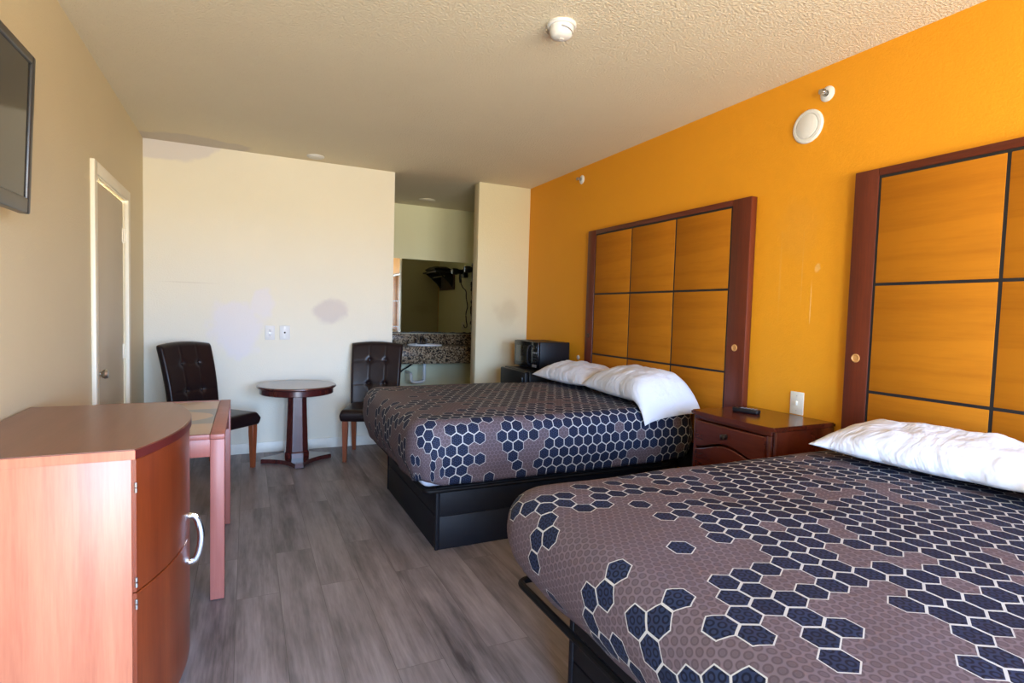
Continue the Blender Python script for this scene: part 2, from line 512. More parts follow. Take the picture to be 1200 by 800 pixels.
for z in (1.80, 0.99, 0.25):
    bm = nb()
    box(bm, (XL - 0.014, DY1 - 0.034, z - 0.05), (XL - 0.006, DY1 - 0.002, z + 0.05), 0.001)
    cyl(bm, (XL - 0.002, DY1 - 0.008, z - 0.05), (XL - 0.002, DY1 - 0.008, z + 0.05), 0.007, n=12)
    obj('hinge', bm, M_trim, d1)
bm = nb()
box(bm, (XL, DY0 - 0.07, 0), (XL + 0.022, DY0, DZ + 0.07), 0.003)
box(bm, (XL, DY1, 0), (XL + 0.022, DY1 + 0.07, DZ + 0.07), 0.003)
box(bm, (XL, DY0, DZ), (XL + 0.022, DY1, DZ + 0.07), 0.003)
struct('trim_1', bm, M_trim)

# front wall behind the camera with its window
WX0, WX1, WZ0, WZ1 = 0.95, 2.60, 0.45, 2.25
GX0, GX1, GZ1 = -0.50, 0.62, 2.08            # open entrance door
bm = nb()
box(bm, (XL - T, YF - T, 0), (GX0, YF, H)); box(bm, (GX0, YF - T, GZ1), (GX1, YF, H)); box(bm, (GX1, YF - T, 0), (WX0, YF, H))
box(bm, (WX1, YF - T, 0), (XR + T, YF, H)); box(bm, (WX0, YF - T, 0), (WX1, YF, WZ0)); box(bm, (WX0, YF - T, WZ1), (WX1, YF, H))
struct('wall_front', bm, M_left)
bm = nb()
box(bm, (GX0 - 0.06, YF, 0), (GX0, YF + 0.02, GZ1 + 0.06), 0.003); box(bm, (GX1, YF, 0), (GX1 + 0.06, YF + 0.02, GZ1 + 0.06), 0.003)
box(bm, (GX0, YF, GZ1), (GX1, YF + 0.02, GZ1 + 0.06), 0.003)
struct('trim_2', bm, M_trim)
bm = nb()
for a, b in (((WX0, WZ0), (WX0 + .05, WZ1)), ((WX1 - .05, WZ0), (WX1, WZ1)), ((WX0 + .05, WZ0), (WX1 - .05, WZ0 + .05)), ((WX0 + .05, WZ1 - .05), (WX1 - .05, WZ1)), (((WX0 + WX1) / 2 - .02, WZ0 + .05), ((WX0 + WX1) / 2 + .02, WZ1 - .05))):
    box(bm, (a[0], YF - 0.09, a[1]), (b[0], YF - 0.04, b[1]), 0.004)
w1 = struct('window_1', bm, M_darkmetal)
obj('pane', box(nb(), (WX0 + .05, YF - 0.068, WZ0 + .05), (WX1 - .05, YF - 0.064, WZ1 - .05)), M_glass, w1)

# baseboards
struct('baseboard_back', box(nb(), (XL + 0.012, YB - 0.012, 0), (1.304, YB, 0.095), 0.003), M_base)
bm = nb()
box(bm, (XL, YF, 0), (XL + 0.012, DY0 - 0.07, 0.095), 0.003); box(bm, (XL, DY1 + 0.07, 0), (XL + 0.012, YB - 0.012, 0.095), 0.003)
struct('baseboard_left', bm, M_base)
struct('baseboard_right', box(nb(), (XR - 0.012, YF, 0), (XR, YP - 0.012, 0.095), 0.003), M_base)
struct('baseboard_pier', box(nb(), (2.163, YP - 0.012, 0), (XR, YP, 0.095), 0.003), M_base)

# ================================================================== BEDS
def rrect(x0, x1, y0, y1, rc, rh, n=10):
    """outline of a rounded rectangle: (point, outward normal), counter-clockwise, with lines along the straight runs"""
    out = []
    cs = [((x1 - rh, y0 + rh), -90), ((x1 - rh, y1 - rh), 0), ((x0 + rc, y1 - rc), 90), ((x0 + rc, y0 + rc), 180)]
    rad = (rh, rh, rc, rc)
    for i, ((cx, cy), a0) in enumerate(cs):
        for k_ in range(n + 1):
            a = math.radians(a0 + 90 * k_ / n)
            nx, ny = math.cos(a), math.sin(a)
            out.append((Vector((cx + rad[i] * nx, cy + rad[i] * ny)), Vector((nx, ny))))
        (nx_, ny_), a1 = cs[(i + 1) % 4]
        p0 = out[-1]; a = math.radians(cs[(i + 1) % 4][1])
        r1 = rad[(i + 1) % 4]
        p1 = Vector((nx_ + r1 * math.cos(a), ny_ + r1 * math.sin(a)))
        m = max(2, int((p1 - p0[0]).length / 0.045))
        for k_ in range(1, m): out.append((p0[0].lerp(p1, k_ / m), p0[1]))
    return out

def bedspread(root, x0, x1, y0, y1, ztop, zhem, seed, tuck, rtop=0.095):
    rc = 0.17
    loop = rrect(x0, x1, y0, y1, rc, 0.098)
    n = len(loop)
    # profile: inset, height, arc length measured outward from the start of the rounding
    prof = []
    for i in range(9):
        a = PI / 2 * i / 8
        prof.append((rtop * (1 - math.sin(a)), ztop - rtop * (1 - math.cos(a)), rtop * a))
    zs, s0 = ztop - rtop, rtop * PI / 2
    m = 11
    for i in range(1, m + 1):
        t = i / m
        bulge = 0.010 * math.sin(PI * min(1, t * 1.25)) - 0.055 * max(0, t - 0.45) ** 1.6
        prof.append((-bulge, zs + (zhem - zs) * t, s0 + (zs - zhem) * t))
    bm = nb()
    uvl = bm.loops.layers.uv.new('UVMap')
    uvs = {}
    rings = []
    acc = 0
    for pi_, (ins, z, s) in enumerate(prof):
        ring = []
        tt = max(0.0, (pi_ - 8) / m)
        for (q, nv) in loop:
            base = q - nv * rtop
            corner = min(abs(nv.x), abs(nv.y)) * 1.4
            ang = math.atan2(nv.y, nv.x)
            lng = q.x * 3.0 + q.y * 3.0
            fold = tt * (0.004 * math.sin(lng * 7 + seed) + 0.006 * noise.noise(Vector((q.x * 6, q.y * 6, seed))) + corner * 0.008 * math.sin(ang * 26 + seed))
            pnt = q - nv * (ins + tuck * max(0.0, -nv.x) * tt ** 1.6) + nv * fold
            zz = z
            if tt > 0: zz += tt * (0.010 * noise.noise(Vector((q.x * 2.3, q.y * 2.3, seed + 5.0))) + 0.025 * corner)
            zz += 0.006 * noise.noise(Vector((q.x * 3, q.y * 3, seed + 9))) * (1 - tt)
            v = bm.verts.new((pnt.x, pnt.y, zz))
            fan = base + nv * (s + 0.0)
            uvs[v] = (fan.x - x0, fan.y - y0)
            ring.append(v)
        rings.append(ring)
    for A, B in zip(rings, rings[1:]):
        for i in range(n):
            j = (i + 1) % n
            bm.faces.new((A[i], B[i], B[j], A[j]))
    # top: shrink the first ring towards the middle
    prev = rings[0]
    cx, cy = (x0 + x1) / 2, (y0 + y1) / 2
    hx, hy = (x1 - x0) / 2 - rtop, (y1 - y0) / 2 - rtop
    base_pts = [(v.co.x, v.co.y) for v in prev]
    steps = 16
    for t in range(1, steps + 1):
        f = 1 - t / steps
        ring = []
        for (bx, by) in base_pts:
            # shrink along y fully and along x to a spine
            spine = max(hx - hy, 0.0)
            px = min(max(bx - cx, -spine), spine)
            x = cx + px + (bx - cx - px) * f; y = cy + (by - cy) * f
            e = min(1, (1 - f) * 2)
            z = ztop + 0.012 * (1 - f * f) + 0.006 * noise.noise(Vector((x * 3, y * 3, seed + 9))) + 0.003 * noise.noise(Vector((x * 9, y * 9, seed)))
            v = bm.verts.new((x, y, z))
            uvs[v] = (x - x0, y - y0)
            ring.append(v)
        for i in range(n):
            j = (i + 1) % n
            bm.faces.new((prev[i], prev[j], ring[j], ring[i]))
        prev = ring
    for fc in bm.faces:
        for l in fc.loops: l[uvl].uv = uvs[l.vert]
    bmesh.ops.remove_doubles(bm, verts=prev, dist=1e-4)
    o = obj('bedspread', bm, M_spread, root, angle=80)
    o.location = -root.location
    sd = o.modifiers.new('cloth_thickness', 'SOLIDIFY'); sd.thickness = 0.006; sd.offset = -1
    return o

def bed_base(x0, x1, y0, y1, h, o1, fx, ex, label):
    t = thing('bed', label, 'bed', (x0, y0, 0), group='beds with hexagon bedspreads')
    L, W = x1 - x0, y1 - y0
    z1 = h * 0.54
    def panel(a, b, ax):
        bm = nb()
        for (lo, hi) in ((0.0, z1 - 0.004), (z1 + 0.002, h)):
            box(bm, (a[0], a[1], lo), (b[0], b[1], hi), 0.004)
        box(bm, (a[0] + (0.006 if ax == 'x' else 0.0), a[1] + (0.006 if ax == 'y' else 0.0), 0.01), (b[0] - (0.006 if ax == 'x' else 0), b[1] - (0.006 if ax == 'y' else 0), h - 0.01))
        return bm
    obj('foot_panel', panel((0.004, 0.024), (0.022, W - 0.024), 'x'), M_black, t)
    for yy in (0.004, W - 0.022):
        obj('side_panel', panel((0.024, yy), (L - 0.02, yy + 0.018), 'y'), M_black, t)
    for yy in (0.0, W - 0.024):
        obj('corner_post', box(nb(), (0.0, yy, 0.0), (0.024, yy + 0.024, h + 0.002), 0.006, 3), M_black, t)
    obj('head_panel', box(nb(), (L - 0.02, 0.004, 0), (L, W - 0.004, h), 0.003), M_black, t)
    obj('deck', box(nb(), (0.022, 0.022, h - 0.014), (L - 0.02, W - 0.022, h), 0.002), M_black, t)
    # steel retaining rail looping around the foot of the mattress
    zr = h + 0.012
    pts = [(ex, 0.10, zr), (ex, -o1 + 0.03, zr), (ex - 0.03, -o1, zr), (fx + 0.08, -o1, zr), (fx, -o1, zr), (fx, -o1 + 0.08, zr),
           (fx, W + o1 - 0.08, zr), (fx, W + o1, zr), (fx + 0.08, W + o1, zr), (ex - 0.03, W + o1, zr), (ex, W + o1 - 0.03, zr), (ex, W - 0.10, zr)]
    obj('mattress_rail', tube(nb(), smooth_path(pts, 3), 0.0125, 10), M_blackmetal, t)
    return t

def mattress(t, x0, x1, y0, y1, z0, z1):
    bm = box(nb(), (x0, y0, z0), (x1, y1, z1), 0.05, 4)
    o = obj('mattress', bm, M_sheet, t, angle=60)
    o.location = -t.location
    return o

ZT = 0.752
BH = 0.355
HBX = 2.705
b1 = bed_base(0.946, 2.68, 2.889, 4.058, BH, 0.085, -0.085, 1.60, 'farther bed with purple grey and navy hexagon bedspread on black box base')
mattress(b1, 0.84, 2.66, 2.81, 4.21, BH + 0.027, 0.70)
bedspread(b1, 0.775, 2.698, 2.742, 4.262, ZT, 0.405, 1.3, 0.02)
b2 = bed_base(0.972, 2.68, 0.362, 1.525, BH, 0.215, -0.085, 0.16, 'nearer bed in the foreground with brown grey and navy hexagon bedspread')
mattress(b2, 0.96, 2.66, 0.25, 1.63, BH + 0.027, 0.70)
bedspread(b2, 0.755, 2.698, 0.182, 1.700, ZT, 0.432, 6.1, 0.085)

# ---- headboards
def headboard(y0, y1, label, tan_far):
    t = thing('headboard', label, 'headboard', (XR, y0, 0), group='tall panelled headboards on the orange wall')
    W = y1 - y0
    xb, xf = -0.004, -0.052
    g0, g1, zt = 0.148, W - 0.120, 2.072
    # side posts, top rail, black backing that shows in the grooves
    obj('side_post', box(nb(), (xf, 0, 0), (xb, g0 - 0.005, zt), 0.004), M_mahog_z, t)
    obj('side_post', box(nb(), (xf, g1 + 0.005, 0), (xb, W, zt), 0.004), M_mahog_z, t)
    obj('top_rail', box(nb(), (xf, g0 - 0.005, zt - 0.036), (xb, g1 + 0.005, zt), 0.003), M_mahog_y, t)
    obj('backing_board', box(nb(), (xf + 0.0045, g0 - 0.005, 0.3), (xb, g1 + 0.005, zt - 0.036)), M_groove, t)
    zz = [2.030, 1.520, 1.003, 0.49]
    ys = [g0 + (g1 - g0) * i / 3 for i in range(4)]
    for r in range(3):
        for c_ in range(3):
            bm = box(nb(), (-0.0, -0.5 * (ys[c_ + 1] - ys[c_]) + 0.007, -0.5 * (zz[r] - zz[r + 1]) + 0.007), (0.014, 0.5 * (ys[c_ + 1] - ys[c_]) - 0.007, 0.5 * (zz[r] - zz[r + 1]) - 0.007), 0.0015)
            obj('panel', bm, M_panel, t, (xf + 0.002, (ys[c_] + ys[c_ + 1]) / 2, (zz[r] + zz[r + 1]) / 2))
    for yy in (g0 * 0.52, W - 0.055):
        bm = nb()
        Mx = Matrix.Translation((xf - 0.003, yy, 1.16)) @ Matrix.Rotation(-PI / 2, 4, 'Y')
        lathe(bm, [(0.021, -0.004), (0.021, 0.0), (0.017, 0.002), (0.013, -0.0015), (0, -0.0015)], Mx, 24)
        obj('hole_plug', bm, M_plug if yy < 1 or tan_far else M_darkwood, t, label='tan plug in a drilled hole' if yy < 1 or tan_far else 'dark drilled hole')
    return t
headboard(2.400, 4.155, 'tall wooden headboard with nine honey panels behind the farther bed', 0)
headboard(0.022, 1.778, 'tall wooden headboard cut by the right edge of the photo, behind the nearer bed', 1)

# ---- pillows
def pillow(loc, L, D, Th, rot, tilt, seed, label, droop=None):
    """L along local y, D along local x; the underside is near local z=0"""
    def prof(a, p): return max(0.0, 1 - abs(a) ** p)
    def hgt(u, v):
        a, b = 2 * u - 1, 2 * v - 1
        return (prof(a, 2.6) * prof(b, 3.2)) ** 0.52
    def place_fac(sign):
        return None
    def top(u, v):
        a, b = 2 * u - 1, 2 * v - 1
        w = 0.016 * noise.noise(Vector((a * 2.2, b * 3.4, seed))) + 0.007 * noise.noise(Vector((a * 5, b * 7, seed + 3)))
        return Th * 0.66 * hgt(u, v) + w * hgt(u, v)
    def bot(u, v): return -Th * 0.30 * hgt(u, v)
    def place(u, v, h):
        a, b = 2 * u - 1, 2 * v - 1
        pull = 1 + 0.05 * (abs(a) ** 3) * (abs(b) ** 3)
        pinx = 1 - 0.07 * (1 - a * a) * 0 - 0.05 * (1 - abs(b) ** 2) * 0
        x = a * D / 2 * pull * (1 - 0.05 * b * b * (1 - abs(a)))
        y = b * L / 2 * pull * (1 - 0.04 * (1 - a * a) * 0)
        x += 0.012 * noise.noise(Vector((b * 3, seed, 1.0)))
        z = h + 0.30 * Th
        # sag of the ends
        if droop:
            y0, k_ = droop
            dy = y0 - y
            if dy > 0: z -= k_ * dy * dy * 4.2; y += dy * dy * 0.9
        return Vector((x, y, z))
    bm = slab(nb(), 1, 1, top, bot, place, 30, 34, 0.08)
    o = obj('pillow', bm, M_pillow, angle=80)
    o.location = loc
    o.rotation_euler = (0, tilt, rot)
    return tag(o, label, 'pillow', 'white pillows against the headboards')
ZP = ZT + 0.030
pillow((2.46, 3.06, ZP), 0.80, 0.42, 0.21, math.radians(-4), math.radians(-7), 1.0, 'white pillow hanging over the near edge of the farther bed', (-0.19, 0.72))
pillow((2.47, 3.87, ZP), 0.70, 0.42, 0.17, math.radians(3), math.radians(-5), 2.0, 'flatter white pillow at the far side of the farther bed')
pillow((2.44, 1.21, ZP), 0.72, 0.44, 0.15, math.radians(6), math.radians(-4), 3.0, 'white pillow on the nearer bed, before the headboard cut by the frame')
pillow((2.40, 0.45, ZP), 0.68, 0.44, 0.18, math.radians(-3), math.radians(-4), 4.0, 'white pillow at the very right edge of the photo')

# ================================================================== NIGHTSTAND with remote
def nightstand():
    y0, y1, x0, x1, zt = 1.832, 2.385, 2.295, 2.752, 0.815
    W = y1 - y0; yc = (y0 + y1) / 2
    t = thing('nightstand', 'glossy dark mahogany nightstand with arched drawers between the beds', 'nightstand', (x0, yc, 0))
    h = W / 2; D = x1 - x0
    def bow(y): return -0.022 * (1 - (y / h) ** 2)
    ys = [-h + W * i / 20 for i in range(21)]
    bm = prism(nb(), [(bow(y), y) for y in ys][::-1] + [(D - 0.003, -h), (D - 0.003, h)], zt - 0.024, zt)
    bmesh.ops.bevel(bm, geom=[e for e in bm.edges if abs(e.verts[0].co.z - e.verts[1].co.z) < 1e-6], offset=0.005, segments=2, affect='EDGES')
    obj('top', bm, M_ns, t)
    hi = h - 0.012
    for s in (-1, 1):
        obj('side_panel', box(nb(), (0.022, s * hi - 0.009, 0.0), (D - 0.005, s * hi + 0.009, zt - 0.024), 0.003), M_ns, t)
    obj('back_panel', box(nb(), (D - 0.014, -hi + 0.009, 0.05), (D - 0.006, hi - 0.009, zt - 0.024)), M_ns, t)
    obj('front_rail', box(nb(), (0.006, -hi + 0.009, zt - 0.046), (0.022, hi - 0.009, zt - 0.025), 0.002), M_ns, t)
    obj('plinth', box(nb(), (0.006, -hi + 0.009, 0.0), (0.022, hi - 0.009, 0.07), 0.002), M_ns, t)
    # drawers: fronts with a wavy shared line, each with a knob
    def wave(y): return 0.028 * math.cos(y / hi * PI * 1.05)
    lim = hi - 0.036
    for s in (-1, 1):
        obj('stile', box(nb(), (0.004, s * (hi - 0.021) - 0.012, 0.0), (0.0215, s * (hi - 0.021) + 0.012, zt - 0.0465), 0.003), M_ns, t)
    yy = [-lim + 2 * lim * i / 24 for i in range(25)]
    def front(lo, hi_):
        bm = nb()
        R = []
        for y in yy:
            x = bow(y) + 0.004
            R.append([(x + 0.018, y, lo(y)), (x, y, lo(y) + 0.002), (x - 0.003, y, lo(y) + 0.006), (x - 0.003, y, hi_(y) - 0.006), (x, y, hi_(y) - 0.002), (x + 0.018, y, hi_(y))])
        loft(bm, R)
        return bm
    spec = [(lambda y: 0.640 + wave(y), lambda y: zt - 0.050, 0.715), (lambda y: 0.36 + 0 * y, lambda y: 0.632 + wave(y), 0.50), (lambda y: 0.08 + 0 * y, lambda y: 0.352 + 0 * y, 0.22)]
    for lo, hi_, zk in spec:
        d_ = obj('drawer', front(lo, hi_), M_ns, t, angle=25)
        Mx = Matrix.Translation((bow(0) + 0.002, 0, zk)) @ Matrix.Rotation(-PI / 2, 4, 'Y')
        obj('knob', lathe(nb(), [(0, 0), (0.015, 0), (0.015, 0.003), (0.006, 0.006), (0.006, 0.016), (0.015, 0.021), (0.016, 0.027), (0.010, 0.031), (0, 0.032)], Mx, 20), M_darkmetal, d_)
    return t
nightstand()
t = thing('remote_control', 'small black remote control lying on the nightstand top', 'remote control', (2.52, 2.20, 0.8155), math.radians(18))
obj('body', box(nb(), (-0.024, -0.072, 0), (0.024, 0.072, 0.024), 0.007, 3), M_blackplastic, t)
bm = nb()
for i in range(5):
    for j in range(3):
        cyl(bm, (-0.013 + j * 0.013, -0.052 + i * 0.019, 0.023), (-0.013 + j * 0.013, -0.052 + i * 0.019, 0.0265), 0.0042, n=10)
obj('buttons', bm, M_greyplastic, t)
obj('top_window', box(nb(), (-0.015, 0.058, 0.022), (0.015, 0.0735, 0.0255), 0.002), M_blackgloss, t)

# ================================================================== CABINET (bow front)
def cabinet():
    y0, y1, zt = 1.872, 2.742, 0.913
    xw, xf = XL + 0.014, -0.288
    yc = (y0 + y1) / 2; h = (y1 - y0) / 2
    t = thing('cabinet', 'bow-front cherry wood cabinet with chrome handle by the left wall', 'cabinet', (xw, yc, 0))
    D = xf - xw
    sag = 0.103
    R = (h * h + sag * sag) / (2 * sag)
    def bow(y, hh=h): return D + math.sqrt(max(0, R * R - y * y)) - (R - sag)
    ys = [-h + 2 * h * i / 40 for i in range(41)]
    # top board: light sides, dark curved front edge
    bm = prism(nb(), [(bow(y), y) for y in ys] + [(0, h), (0, -h)], zt - 0.029, zt)
    bm.faces.ensure_lookup_table()
    for f in bm.faces:
        if f.normal.x > 0.2 and abs(f.normal.z) < 0.5: f.material_index = 1
    bm.normal_update()
    for f in bm.faces:
        c_ = f.calc_center_median()
        if abs(f.normal.z) > 0.5: f.material_index = 0
        elif c_.x > D + 1e-4: f.material_index = 2
        else: f.material_index = 1
    bmesh.ops.bevel(bm, geom=[e for e in bm.edges if abs(e.verts[0].co.z - zt) < 1e-6 and abs(e.verts[1].co.z - zt) < 1e-6], offset=0.003, segments=2, affect='EDGES')
    obj('top', bm, [M_red_y, M_red_z, M_darkedge], t)
    for s in (-1, 1):
        obj('side_panel', box(nb(), (0, s * (h - 0.012) - 0.010, 0.0), (D - 0.010, s * (h - 0.012) + 0.010, zt - 0.029), 0.002), M_red_z, t)
    obj('carcass', box(box(nb(), (0.0, -h + 0.022, 0.06), (D - 0.012, h - 0.022, zt - 0.03)), (0.05, -h + 0.03, 0.0), (D - 0.03, h - 0.03, 0.06)), M_darkedge, t)
    hd = h - 0.012
    yy = [-hd + 2 * hd * i / 40 for i in range(41)]
    def doorbm(z0, z1):
        bm = nb()
        Rg = []
        for y in yy:
            xo = bow(y) - 0.006
            xi = max(xo - 0.020, D - 0.010)
            Rg.append([(xi, y, z0), (xo - 0.002, y, z0), (xo, y, z0 + 0.003), (xo, y, z1 - 0.003), (xo - 0.002, y, z1), (xi, y, z1)])
        loft(bm, Rg)
        return bm
    zs = 0.488
    up = obj('door', doorbm(zs + 0.002, zt - 0.031), M_door, t, angle=30)
    lo = obj('door', doorbm(0.035, zs - 0.002), M_door, t, angle=30)
    # bent chrome bow handle
    yh = 0.01
    xh = bow(yh) - 0.008
    z0, z1 = 0.378, 0.552
    pts = smooth_path([(xh, yh, z1), (xh + 0.022, yh, z1 - 0.002), (xh + 0.036, yh, z1 - 0.040), (xh + 0.042, yh, (z0 + z1) / 2), (xh + 0.036, yh, z0 + 0.040), (xh + 0.022, yh, z0 + 0.002), (xh, yh, z0)], 3)
    bm = tube(nb(), pts, 0.0075, 12, 1.6, 0.75, (0, 1, 0))
    for z in (z0, z1):
        cyl(bm, (xh - 0.002, yh, z), (xh + 0.012, yh, z), 0.012, 0.009, 16)
    obj('handle', bm, M_chrome, up, label='bent chrome bow handle')
    for z, par in ((0.800, up), (0.52, up), (0.455, lo), (0.12, lo)):
        bm = nb()
        xh_ = bow(-hd) - 0.012
        for dz in (-0.008, 0.008):
            cyl(bm, (xh_ + 0.006, -hd - 0.004, z + dz - 0.0065), (xh_ + 0.006, -hd - 0.004, z + dz + 0.0065), 0.0038, n=10)
        obj('hinge', bm, M_steel, par)
    return t
cabinet()

# ================================================================== DESK
def desk():
    x0, x1, y0, y1, zt = XL + 0.016, -0.089, 2.760, 3.770, 0.758
    t = thing('desk', 'rose-red wooden desk with tan and grey inlaid top beyond the cabinet', 'desk', (x1, y0, 0))
    W, L = x1 - x0, y1 - y0
    lw = 0.058
    for (a, b) in ((-lw, 0), (-W, -W + lw)):
        for (c_, d_) in ((0, lw), (L - lw, L)):
            obj('leg', box(nb(), (a, c_, 0.004), (b, d_, zt - 0.0225), 0.003), M_deskleg, t)
    # top frame boards
    th = 0.022
    obj('frame_board', box(nb(), (-lw, 0, zt - th), (0, L, zt), 0.0025), M_deskleg, t)
    obj('frame_board', box(nb(), (-W, 0, zt - th), (-W + lw, L, zt), 0.0025), M_deskleg, t)
    for (c_, d_) in ((0, 0.026), (L - 0.026, L)):
        obj('frame_board', box(nb(), (-W + lw, c_, zt - th), (-lw - 0.0015, d_, zt), 0.0015), M_deskleg, t)
    obj('inlaid_panel', box(nb(), (-(W - 2 * lw) / 2 + 0.001, -(L - 0.052) / 2, -th), ((W - 2 * lw) / 2 - 0.0015, (L - 0.052) / 2, -0.0005)), M_inlay, t, (-W / 2, L / 2 - 0.02, zt))
    # aprons: straight ones at the ends, arched ones along the sides
    for (c_, d_) in ((0.004, 0.022), (L - 0.022, L - 0.004)):
        obj('apron', box(nb(), (-W + lw, c_, zt - 0.100), (-lw, d_, zt - th), 0.002), M_deskleg, t)
    n = 24
    for xa in (-0.026, -W + 0.008):
        prof = []
        for i in range(n + 1):
            y = lw + (L - 2 * lw) * i / n
            u = 2 * i / n - 1
            prof.append((y, zt - 0.070 - 0.10 * abs(u) ** 3.0))
        bm = nb()
        Rg = [[(xa, y, zt - th), (xa + 0.018, y, zt - th), (xa + 0.018, y, z), (xa, y, z)] for y, z in prof]
        loft(bm, Rg)
        obj('apron', bm, M_deskleg, t, label='arched side apron')
    return t
desk()

# ================================================================== CHAIRS
def make_chair():
    t = thing('dining_chair', 'dark brown tufted leather chair left of the round table, behind the desk', 'chair', (0, 0, 0), 0, 'tufted leather dining chairs')
    W, D = 0.47, 0.49
    def rnd(u, v, e=0.09):
        a = min(u, 1 - u) / e; b = min(v, 1 - v) / e
        f = lambda q: 1.0 if q >= 1 else math.sqrt(max(0, 1 - (1 - q) ** 2))
        return f(a) * f(b)
    # seat cushion
    def pl(u, v, h): return Vector(((u - .5) * W * (1 - 0.05 * v), (v - .5) * D, 0.412 + h))
    bm = slab(nb(), W, D, lambda u, v: 0.050 * rnd(u, v, 0.07) + 0.010 * math.sin(PI * u) * math.sin(PI * v), lambda u, v: -0.052 * rnd(u, v, 0.03), pl, 14, 14, 0.07)
    obj('seat', bm, M_leather, t, angle=70)
    # backrest, leaning and gently curved, with two by two tufts
    Hb, z0 = 0.600, 0.405
    cols, rows = (0.36, 0.68), (0.37, 0.72)
    def lean(v): return 0.225 + 0.035 * v + 0.085 * v * v
    def dent(u, v):
        s = 0
        for c_ in cols: s += 0.003 * math.exp(-((u - c_) / 0.010) ** 2)
        for r_ in rows: s += 0.003 * math.exp(-((v - r_) / 0.008) ** 2)
        for c_ in cols:
            for r_ in rows: s += 0.016 * math.exp(-((u - c_) ** 2 + ((v - r_) * 1.2) ** 2) / 0.0022)
        return s
    def plb(u, v, h):
        w = W * (0.94 + 0.08 * v)
        top = 0.022 * (1 - (2 * u - 1) ** 2) * v
        cup = 0.02 * (2 * u - 1) ** 2
        return Vector(((u - .5) * w, lean(v) - h - cup, z0 + Hb * v + top))
    bm = slab(nb(), W, Hb, lambda u, v: (0.034 * rnd(u, v, 0.05) - dent(u, v) * (1 if rnd(u, v, .09) > .9 else .3)), lambda u, v: -0.034 * rnd(u, v, 0.05), plb, 44, 54, 0.06)
    bk = obj('backrest', bm, M_leather, t, angle=70)
    for c_ in cols:
        for r_ in rows:
            q = plb(c_, r_, 0.020)
            obj('button', sphere(nb(), q, 0.011, (1, 0.55, 1), 8), M_button, bk)
    # tapered legs
    for sx in (-1, 1):
        for sy, y, ky in ((-1, -0.205, 0.0), (1, 0.195, 0.045)):
            bm = nb()
            def sq(cx, cy, s_, z): return [(cx - s_, cy - s_, z), (cx + s_, cy - s_, z), (cx + s_, cy + s_, z), (cx - s_, cy + s_, z)]
            loft(bm, [sq(sx * 0.190, y, 0.024, 0.368), sq(sx * 0.190, y, 0.024, 0.30), sq(sx * 0.192, y + ky, 0.0155, 0.0)])
            bmesh.ops.bevel(bm, geom=list(bm.edges), offset=0.002, segments=1, affect='EDGES')
            obj('leg', bm, M_chairleg, t)
    return t
ch = make_chair()
ch.location = (-0.235, 5.00, 0); ch.rotation_euler = (0, 0, math.radians(45))
c2 = copy_tree(ch)
c2.location = (1.02, 5.035, 0); c2.rotation_euler = (0, 0, math.radians(-20))
c2['label'] = 'dark brown tufted leather chair right of the round table, at the bed foot'

# ================================================================== ROUND TABLE
def round_table():
    t = thing('side_table', 'small round dark cherry pedestal table between two leather chairs', 'table', (0.392, 5.10, 0))
    zt = 0.668
    obj('tabletop', lathe(nb(), [(0, zt - 0.026), (0.305, zt - 0.026), (0.318, zt - 0.022), (0.324, zt - 0.014), (0.322, zt - 0.005), (0.314, zt), (0, zt)], n=64), M_tablewood, t, angle=30)
    obj('top_skirt', lathe(nb(), [(0, zt - 0.075), (0.292, zt - 0.075), (0.300, zt - 0.070), (0.300, zt - 0.026), (0, zt - 0.026)], n=64), M_tablewood, t, angle=30)
    # tapered column: four broad faces and four chamfers
    def octo(a, b, z): return [(-b, -a, z), (b, -a, z), (a, -b, z), (a, b, z), (b, a, z), (-b, a, z), (-a, b, z), (-a, -b, z)]
    bm = nb()
    loft(bm, [octo(0.098, 0.046, 0.040), octo(0.098, 0.046, 0.085), octo(0.090, 0.042, 0.095), octo(0.076, 0.036, 0.50), octo(0.076, 0.036, zt - 0.075)])
    obj('column', bm, M_tablewood, t, angle=15)
    # star base with concave sides and raised arm tips
    A, b = 0.285, 0.032
    out = []
    for q in range(4):
        ca, sa = math.cos(q * PI / 2), math.sin(q * PI / 2)
        pts = [(A, -b), (A, b)]
        for i in range(1, 10):
            u = i / 10
            p0, p1, p2 = Vector((A, b)), Vector((0.085, 0.085)), Vector((b, A))
            v = p0 * (1 - u) ** 2 + p1 * 2 * u * (1 - u) + p2 * u * u
            pts.append((v.x, v.y))
        out += [(x * ca - y * sa, x * sa + y * ca) for x, y in pts]
    bm = prism(nb(), out, 0.006, 0.042)
    bmesh.ops.bevel(bm, geom=[e for e in bm.edges if e.verts[0].co.z > 0.04 and e.verts[1].co.z > 0.04], offset=0.005, segments=2, affect='EDGES')
    obj('base', bm, M_tablewood, t, angle=30)
    for q in range(4):
        c_ = Matrix.Rotation(q * PI / 2, 4, 'Z') @ Vector((A - 0.03, 0, 0))
        obj('foot_pad', cyl(nb(), (c_.x, c_.y, 0), (c_.x, c_.y, 0.008), 0.02, n=16), M_blackplastic, t)
    return t
round_table()

